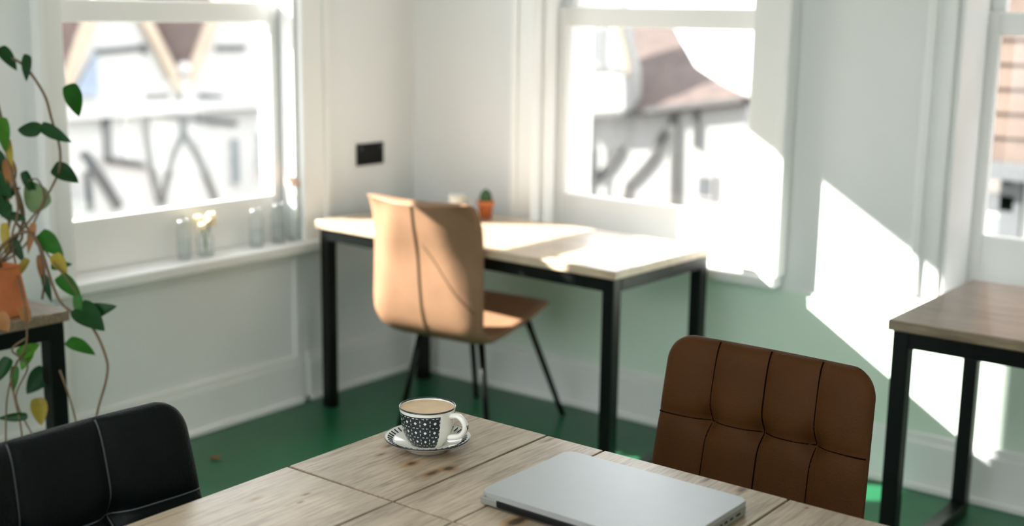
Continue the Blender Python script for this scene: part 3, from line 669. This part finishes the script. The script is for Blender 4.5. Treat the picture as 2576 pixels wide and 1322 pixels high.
def plant():
    pc = at_z(-24, 794, .755); pc.z = .7556
    root = empty('trailing_plant', pc); tag(root, 'trailing green vine in a terracotta pot on the left desk', 'plant')
    off = Vector(pc)
    def L(bm): bmesh.ops.translate(bm, vec=-off, verts=bm.verts); return bm
    # square terracotta pot, a little wider at the foot
    bm = nb(); rz = math.radians(8)
    def ring(h, r): return [Vector((pc.x+r*1.414*math.cos(rz+PI/4+PI/2*k), pc.y+r*1.414*math.sin(rz+PI/4+PI/2*k), pc.z+h)) for k in range(4)]
    prof = [(0, .066), (.004, .070), (.018, .070), (.125, .058), (.132, .060), (.132, .052), (.105, .050)]
    R = [[bm.verts.new(p) for p in ring(h, r)] for h, r in prof]
    for a, b in zip(R, R[1:]):
        for k in range(4): bm.faces.new((a[k], a[(k+1) % 4], b[(k+1) % 4], b[k]))
    bm.faces.new(R[0][::-1]); bm.faces.new(R[-1])
    bmesh.ops.bevel(bm, geom=[e for e in bm.edges if abs(e.verts[0].co.z-e.verts[1].co.z) > .01], offset=.006, segments=2, affect='EDGES')
    link('pot', L(bm), M_TERRA, root)
    bm = nb(); prism(bm, [(p.x, p.y) for p in ring(0, .050)], 2, pc.z+.106, pc.z+.118); link('soil', L(bm), M_SOIL, root)
    D = 3.33
    def P(px, py, dd=0.0): return at_d(px, py, D+dd)
    soil = pc+Vector((0, 0, .116))
    vines = [
        ([(-90, 60, .05), (0, 130, .04), (60, 165, .02), (110, 235, 0), (130, 300, 0), (150, 370, 0), (148, 430, .0), (120, 490, .02), (85, 560, .03), (60, 620, .04), (30, 672, .03)], .0042),
        ([(-10, 250, .06), (8, 320, .05), (18, 390, .04), (40, 470, .03), (62, 560, .03), (95, 610, .02), (112, 690, .0), (106, 752, .01)], .0050),
        ([(20, 676, .03), (40, 590, .0), (92, 602, -.02), (132, 715, -.05), (160, 768, -.07), (228, 818, -.09), (266, 896, -.10), (268, 950, -.10), (244, 1040, -.10), (240, 1110, -.10)], .0045),
        ([(10, 676, .02), (-20, 600, .0), (-30, 500, .02), (15, 420, .05), (45, 520, .0), (30, 600, .0), (45, 690, -.07), (64, 785, -.14), (66, 868, -.14), (42, 915, -.13), (18, 1000, -.13), (15, 1130, -.13)], .0035),
        ([(44, 906, -.13), (30, 960, -.13), (52, 1070, -.13), (60, 1150, -.13)], .003),
        ([(150, 930, -.07), (170, 985, -.07), (192, 1065, -.07), (200, 1140, -.07)], .003),
        ([(25, 674, .03), (70, 560, .04), (110, 500, .04), (95, 452, .05), (70, 455, .05)], .0032),
        ([(100, 610, .0), (135, 660, -.04), (168, 700, -.06), (196, 742, -.07)], .003),
        ([(15, 674, .02), (5, 620, .02), (25, 540, .05), (12, 470, .06), (20, 410, .05)], .0055),
        ([(30, 674, .03), (55, 600, .02), (20, 520, .03), (40, 430, .04), (10, 370, .05)], .004), ([(0, 676, .03), (30, 620, .02), (60, 540, .03), (30, 450, .05), (-10, 400, .05)], .0045), ([(66, 850, -.14), (30, 880, -.15), (70, 920, -.13), (40, 1000, -.13), (80, 1090, -.12)], .003)]
    for pts, r in vines:
        rv = random.Random(len(pts)*7+pts[0][0]); sp = spline([(soil+Vector((rv.uniform(-.03, .03), rv.uniform(-.03, .03), -.004)) if 668 <= q[1] <= 680 else P(*q)) for q in pts], 6)
        link('vine', L(tube(nb(), sp, [r*(1-.35*i/len(sp)) for i in range(len(sp))], 7)), M_VINE, root, smooth=True)
    # leaves: base, tip, width in picture scale, material, depth of base and tip
    leaves = [((0, 118), (42, 175), 34, 0, .03, .02), ((72, 138), (62, 205), 40, 0, .0, .02), ((172, 212), (204, 295), 48, 1, -.02, .02),
              ((105, 330), (38, 322), 44, 0, .0, .04), ((103, 316), (180, 358), 34, 0, .0, -.03), ((132, 422), (200, 456), 50, 0, .0, .02),
              ((4, 295), (14, 385), 34, 2, .0, .02), ((112, 525), (62, 452), 70, 5, .05, .06), ((30, 515), (2, 545), 42, 0, .0, .02),
              ((25, 540), (66, 552), 24, 0, .0, .01), ((98, 588), (156, 640), 50, 1, .0, -.03), ((135, 640), (168, 690), 34, 3, -.03, -.05),
              ((128, 670), (182, 664), 26, 1, -.03, -.02), ((148, 694), (206, 752), 40, 1, -.05, -.07), ((196, 772), (262, 830), 62, 0, -.07, -.12),
              ((196, 795), (284, 768), 46, 0, -.06, -.10), ((195, 740), (200, 800), 26, 1, -.07, -.08), ((170, 856), (238, 886), 38, 1, -.07, -.10), ((46, 896), (100, 862), 40, 2, -.13, -.11),
              ((118, 928), (66, 990), 54, 0, .05, .03), ((95, 1000), (104, 1070), 42, 3, .03, .03), ((12, 560), (18, 650), 26, 3, .0, .0),
              ((70, 1045), (-8, 1052), 22, 0, -.13, -.13), ((58, 772), (70, 814), 30, 4, -.13, -.15), ((-8, 790), (22, 834), 42, 4, -.18, -.19),
              ((20, 400), (24, 470), 30, 4, .04, .02), ((-10, 440), (30, 500), 40, 0, .04, .02), ((85, 560), (70, 640), 20, 4, .0, .0), ((20, 350), (30, 420), 26, 3, .03, .03), ((40, 920), (30, 990), 24, 1, -.13, -.13), ((100, 640), (112, 720), 22, 4, .02, .02),
              ((-15, 480), (28, 560), 44, 0, .05, .04), ((10, 500), (50, 470), 34, 0, .05, .05), ((30, 600), (60, 660), 26, 0, .0, -.01), ((-20, 380), (20, 440), 40, 0, .05, .03), ((70, 650), (40, 700), 22, 3, .0, -.02), ((80, 880), (50, 930), 34, 2, -.12, -.13), ((25, 900), (-10, 960), 36, 0, -.13, -.14), ((110, 690), (128, 760), 20, 0, .0, .0), ((60, 430), (90, 500), 30, 0, .05, .06)]
    toc = -Vector(CF)
    for i, (b, t, w, mi, d0, d1) in enumerate(leaves):
        rn = random.Random(i); n = toc + Vector((rn.uniform(-.5, .5), rn.uniform(-.5, .5), rn.uniform(.0, .7)))
        bm = nb(); leaf_mesh(bm, P(*b, d0), P(*t, d1), w/958.0, n, fold=rn.uniform(.1, .4), droop=rn.uniform(.0, .15))
        link('leaf', L(bm), LM[mi], root, smooth=True)
plant()
# a fallen leaf on the green floor
p = at_z(540, 1155, .0); root = empty('fallen_leaf', (p.x, p.y, .0008)); tag(root, 'small dry orange leaf lying on the green floor', 'leaf')
bm = nb(); leaf_mesh(bm, (-.02, 0, 0), (.025, .01, .001), .03, (0, 0, 1), fold=.35, droop=-.05); link('blade', bm, LM[4], root)
link('stalk', tube(nb(), [(-.02, 0, .001), (-.035, -.004, .004)], .001, 5), LM[4], root)

# ------------------------------------------------------------------ outside: street and the houses across it
M_RENDER = mat('white_render', (.40, .395, .38), .9, noise=.08, nscale=1.2); M_RENDERB = mat('render_sun_darkened', (.22, .217, .21), .9, noise=.08, nscale=1.2); M_TIMBERB = mat('timber_sun_darkened', (.045, .045, .043), .8, noise=.2, nscale=3); M_ROOFB = mat('red_brown_tiles', (.062, .040, .034), .85, noise=.35, nscale=3, bump=.6, bscale=9); M_TIMBER = mat('weathered_timber', (.07, .075, .078), .8, noise=.2, nscale=3)  # render and timber copies for the tiled house, darkened to offset direct sun
M_BARGE = mat('cream_bargeboard', (.36, .29, .22), .7, noise=.12, nscale=2); M_ROOF = mat('clay_tiles', (.10, .064, .054), .85, noise=.35, nscale=3, bump=.6, bscale=9)
M_HANG = mat('tile_hanging', (.085, .055, .040), .8, noise=.25, nscale=4); M_FARGL = mat('far_window_glass', (.13, .145, .15), .5, noise=.1); M_ROAD = mat('street_paving', (.30, .29, .28), .9, noise=.2, nscale=.4)
M_BARGEB = mat('bargeboard_sun_darkened', (.15, .125, .09), .7, noise=.12, nscale=2); M_FARGLB = mat('grey_window_glass', (.05, .054, .058), .4, noise=.1); M_SLATE = mat('blue_grey_boarding', (.22, .26, .33), .7, noise=.15, nscale=2); M_CREAMWALL = mat('cream_render', (.18, .17, .155), .9, noise=.1)  # second bargeboard colour is a copy darkened for the sunlit tiled house
o = link('ground_street', bx(nb(), (-120, -120, -6.3), (120, 140, -6.0)), M_ROAD); o['kind'] = 'structure'
def house_gables():
    X = -24.0
    def q(px, py): p = at_x(px, py, X); return (p.y, p.z)
    ref = at_x(430, 300, X); root = empty('timber_framed_house', (X, ref.y, -6.0)); tag(root, 'white twin-gabled timber-framed house across the street, seen through the left window', 'building')
    off = Vector(root.location)
    def add(name, bm, m, par=None): bmesh.ops.translate(bm, vec=-off, verts=bm.verts); return link(name, bm, m, par or root)
    yl, yr = q(160, 260)[0]-9, q(700, 260)[0]+9; zj = q(430, 262)[1]
    add('wall', prism(nb(), [(yl, -6), (yr, -6), (yr, zj), (yl, zj)], 0, X-7, X), M_RENDER)
    # gables: apex and feet
    G = [(q(274, -106), q(158, 212), q(446, 225)), (q(690, -375), q(456, 232), q(950, 200))]
    for gi, (ap, fl, fr) in enumerate(G):
        add('gable_wall', prism(nb(), [(fl[0], zj), fl, ap, fr, (fr[0], zj)], 0, X-.3, X+.02), M_RENDER)
        for foot in (fl, fr):
            add('bargeboard', bar(nb(), (X+.12, *foot), (X+.12, *ap), .24, .17, up=(1, 0, 0)), M_BARGE)
            add('roof_slope', prism(nb(), [foot, ap, (ap[0], ap[1]+.16), (foot[0]+(.12 if foot is fr else -.12), foot[1]+.08)], 0, X-7, X+.05), M_ROOF)
    zv = q(450, 205)[1]
    add('main_roof', prism(nb(), [(X-.6, zv-.4), (X-7.5, zv+6.5), (X-7.7, zv+6.3), (X-.8, zv-.6)], 1, yl, yr), M_ROOF)
    add('boarded_cheek', prism(nb(), [q(175, 240), q(240, 240), q(236, 130)], 0, X-.05, X+.12), M_SLATE)
    b0, b1 = q(150, 262), q(720, 285)
    add('jetty_beam', bar(nb(), (X+.15, yl, q(430, 268)[1]), (X+.15, yr, q(430, 268)[1]), .35, .26, up=(0, 0, 1)), M_RENDER)
    def T(a, b, w=.12): add('timber', bar(nb(), (X+.05, *q(*a)), (X+.05, *q(*b)), w, .10, up=(1, 0, 0)), M_TIMBER)
    def TC(pts, w=.11):
        pts = spline([(0, *q(*p)) for p in pts], 5); bm = nb()
        for a, b in zip(pts, pts[1:]): bar(bm, (X+.05, a.y, a.z), (X+.05, b.y, b.z), w, .10, up=(1, 0, 0))
        add('curved_brace', bm, M_TIMBER)
    T((236, 130), (358, 119)); T((540, 120), (612, 119)); T((362, 240), (418, 238)); T((500, 240), (556, 246)); T((355, 110), (362, 135), .1)
    T((365, 288), (490, 300), .10); T((488, 300), (592, 310), .10); T((263, 282), (269, 404), .17); T((458, 300), (459, 345), .14); T((268, 400), (376, 416), .16)
    TC([(362, 285), (366, 345), (378, 420), (398, 505)], .13); TC([(458, 338), (436, 380), (420, 440), (404, 515)], .12); TC([(462, 338), (492, 385), (515, 440), (540, 505)], .12)
    TC([(205, 382), (240, 430), (272, 480), (296, 520)], .2); T((215, 430), (225, 530), .12); T((545, 0), (528, 40), .06)
    for (a, b) in (((572, 345), (602, 462)), ((640, 330), (668, 450)), ((176, 430), (196, 530))):
        y0, z1 = q(*a); y1, z0 = q(*b); f = add('window', prism(nb(), [(y0, z0), (y1, z0), (y1, z1), (y0, z1)], 0, X-.02, X+.06), M_RENDER)
        add('pane', prism(nb(), [(y0+.05, z0+.05), (y1-.05, z0+.05), (y1-.05, z1-.05), (y0+.05, z1-.05)], 0, X+.0, X+.08), M_FARGL)
    y, z = q(470, 247); add('lantern', lathe(nb(), [(0, -.25), (.09, -.22), (.13, .1), (.05, .22), (0, .25)], 10), M_TIMBER).location += Vector((X+.35, y, z)) - off + off*0
    y, z = q(449, 172); bm = nb(); bmesh.ops.create_uvsphere(bm, u_segments=12, v_segments=8, radius=.16); bmesh.ops.translate(bm, vec=(X+.2, y, z), verts=bm.verts); fin = add('finial_ball', bm, M_RENDER)
    add('finial_stem', tube(nb(), [(X+.2, y, z-1.0), (X+.2, y, z)], .06, 8), M_RENDER)
house_gables()
def house_roof():
    Y = 24.0
    def q(px, py): p = at_y(px, py, Y); return (p.x, p.z)
    ref = at_y(1650, 300, Y); root = empty('tiled_house', (ref.x, Y, -6.0)); tag(root, 'white timbered house with swept red tiled roof, seen through the middle window', 'building')
    off = Vector(root.location)
    def add(name, bm, m, par=None): bmesh.ops.translate(bm, vec=-off, verts=bm.verts); return link(name, bm, m, par or root)
    def poly(pts, y0, y1): return prism(nb(), [q(*p) for p in pts], 1, y0, y1)
    xl = q(1300, 300)[0]; xr = q(1878, 300)[0]
    add('wall', prism(nb(), [(xl, -6), (xr, -6), (xr, q(1878, 262)[1]), (xl, q(1610, 285)[1])], 1, Y, Y+6), M_RENDERB)
    add('gable_wall', poly([(1300, 300), (1606, 290), (1606, 178), (1583, 62), (1560, -120), (1300, -120)], Y-.35, Y+.1), M_RENDERB)
    add('jetty', poly([(1300, 286), (1606, 276), (1604, 184), (1300, 184)], Y-.6, Y-.3), M_RENDERB)
    # swept roof: a curved section running back
    def qd(px, py, yy): return at_y(px, py, yy)
    ridge = [qd(1592, 58, Y+3.2), qd(1694, 58, Y+3.2)]; rows = []
    for lx, ly, rx, ry, yy in ((1560, 58, 1694, 58, Y+3.2), (1565, 105, 1718, 105, Y+2.3), (1575, 166, 1752, 166, Y+1.3), (1590, 215, 1812, 206, Y+.5), (1598, 274, 1888, 245, Y-.25)):
        rows.append([qd(lx+(rx-lx)*k/6, ly+(ry-ly)*k/6, yy) for k in range(7)])
    bm = nb(); TT = Vector((0, .1, -.16)); up = [[bm.verts.new(p) for p in r] for r in rows]; dn = [[bm.verts.new(p+TT) for p in r] for r in rows]
    for i in range(4):
        for k in range(6):
            bm.faces.new((up[i][k], up[i][k+1], up[i+1][k+1], up[i+1][k])); bm.faces.new((dn[i][k], dn[i+1][k], dn[i+1][k+1], dn[i][k+1]))
        bm.faces.new((up[i][0], up[i+1][0], dn[i+1][0], dn[i][0])); bm.faces.new((up[i+1][6], up[i][6], dn[i][6], dn[i+1][6]))
    for k in range(6):
        bm.faces.new((up[0][k+1], up[0][k], dn[0][k], dn[0][k+1])); bm.faces.new((up[4][k], up[4][k+1], dn[4][k+1], dn[4][k]))
    add('roof', bm, M_ROOFB)
    add('eaves_board', bar(nb(), (*[q(1602, 280)[0], Y-.3], q(1602, 280)[1]), (q(1888, 248)[0], Y-.3, q(1888, 248)[1]), .12, .12), M_TIMBERB)
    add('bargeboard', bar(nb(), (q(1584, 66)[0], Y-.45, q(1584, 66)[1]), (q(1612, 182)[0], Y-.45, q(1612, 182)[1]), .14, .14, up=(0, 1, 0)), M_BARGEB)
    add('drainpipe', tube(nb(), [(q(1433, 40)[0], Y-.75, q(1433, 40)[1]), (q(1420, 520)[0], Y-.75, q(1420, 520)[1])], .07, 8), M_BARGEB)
    def T(a, b, w=.12, y=Y-.06): add('timber', bar(nb(), (q(*a)[0], y, q(*a)[1]), (q(*b)[0], y, q(*b)[1]), w, .12, up=(0, 1, 0)), M_TIMBERB)
    def TC(pts, w=.12, y=Y-.06):
        pts = spline([(q(*p)[0], 0, q(*p)[1]) for p in pts], 5); bm = nb()
        for a, b in zip(pts, pts[1:]): bar(bm, (a.x, y, a.z), (b.x, y, b.z), w, .12, up=(0, 1, 0))
        add('curved_brace', bm, M_TIMBERB)
    T((1425, 172), (1600, 176), .12, Y-.40); T((1430, 290), (1608, 280), .12, Y-.62)
    T((1478, 292), (1480, 450), .22); T((1701, 270), (1697, 520), .16); T((1756, 268), (1753, 372), .10); TC([(1486, 452), (1520, 432), (1545, 402), (1565, 368)], .14)
    TC([(1698, 300), (1668, 345), (1640, 400), (1588, 458)], .13); T((1486, 455), (1480, 520), .12); T((1584, 458), (1570, 520), .10); T((1425, 452), (1490, 452), .08)
    for a, b, y in (((1480, 62), (1540, 165), Y-.35), ((1755, 432), (1798, 502), Y), ((1430, 300), (1470, 440), Y)):
        x0, z1 = q(*a); x1, z0 = q(*b); f = add('window', prism(nb(), [(x0, z0), (x1, z0), (x1, z1), (x0, z1)], 1, y-.08, y+.02), M_RENDERB)
        add('pane', prism(nb(), [(x0+.07, z0+.07), (x1-.07, z0+.07), (x1-.07, z1-.07), (x0+.07, z1-.07)], 1, y-.10, y), M_FARGLB)
house_roof()
def house_tiles():
    Y = 10.0
    def q(px, py): p = at_y(px, py, Y); return (p.x, p.z)
    ref = at_y(2576, 300, Y); root = empty('tile_hung_house', (ref.x, Y, -6.0)); tag(root, 'house with orange hanging tiles over white ground floor, seen through the rightmost window', 'building')
    off = Vector(root.location)
    def add(name, bm, m, par=None): bmesh.ops.translate(bm, vec=-off, verts=bm.verts); return link(name, bm, m, par or root)
    x0 = q(2462, 300)[0]; x1 = q(2576, 300)[0]+11; zt = 9.0; zb = q(2540, 396)[1]
    add('wall', prism(nb(), [(x0, -6), (x1, -6), (x1, zt), (x0, zt)], 1, Y, Y+5), M_CREAMWALL)
    n = 46
    for i in range(n):
        za, zc = zb+(zt-zb)*i/n, zb+(zt-zb)*(i+1)/n
        add('tile_course', prism(nb(), [(-.12, za-.02), (-.08, za-.02), (-.03, zc), (-.08, zc)], 0, x0, x1), M_HANG).location += Vector((0, Y, 0))
    add('gutter', bar(nb(), (x0, Y-.22, zb-.08), (x1, Y-.22, zb-.08), .16, .12), M_TIMBER)
    def T(a, b, w=.14): add('timber', bar(nb(), (q(*a)[0], Y-.05, q(*a)[1]), (q(*b)[0], Y-.05, q(*b)[1]), w, .12, up=(0, 1, 0)), M_TIMBER)
    T((2558, 410), (2545, 600), .16); T((2558, 450), (2520, 420), .1); T((2480, 500), (2560, 510), .12)
    for a, b in (((2490, 520), (2542, 610)), ((2590, 430), (2680, 620))):
        xa, z1 = q(*a); xb, z0 = q(*b); add('window', prism(nb(), [(xa, z0), (xb, z0), (xb, z1), (xa, z1)], 1, Y-.08, Y+.02), M_RENDER)
        add('pane', prism(nb(), [(xa+.06, z0+.06), (xb-.06, z0+.06), (xb-.06, z1-.06), (xa+.06, z1-.06)], 1, Y-.10, Y), M_FARGL)
house_tiles()
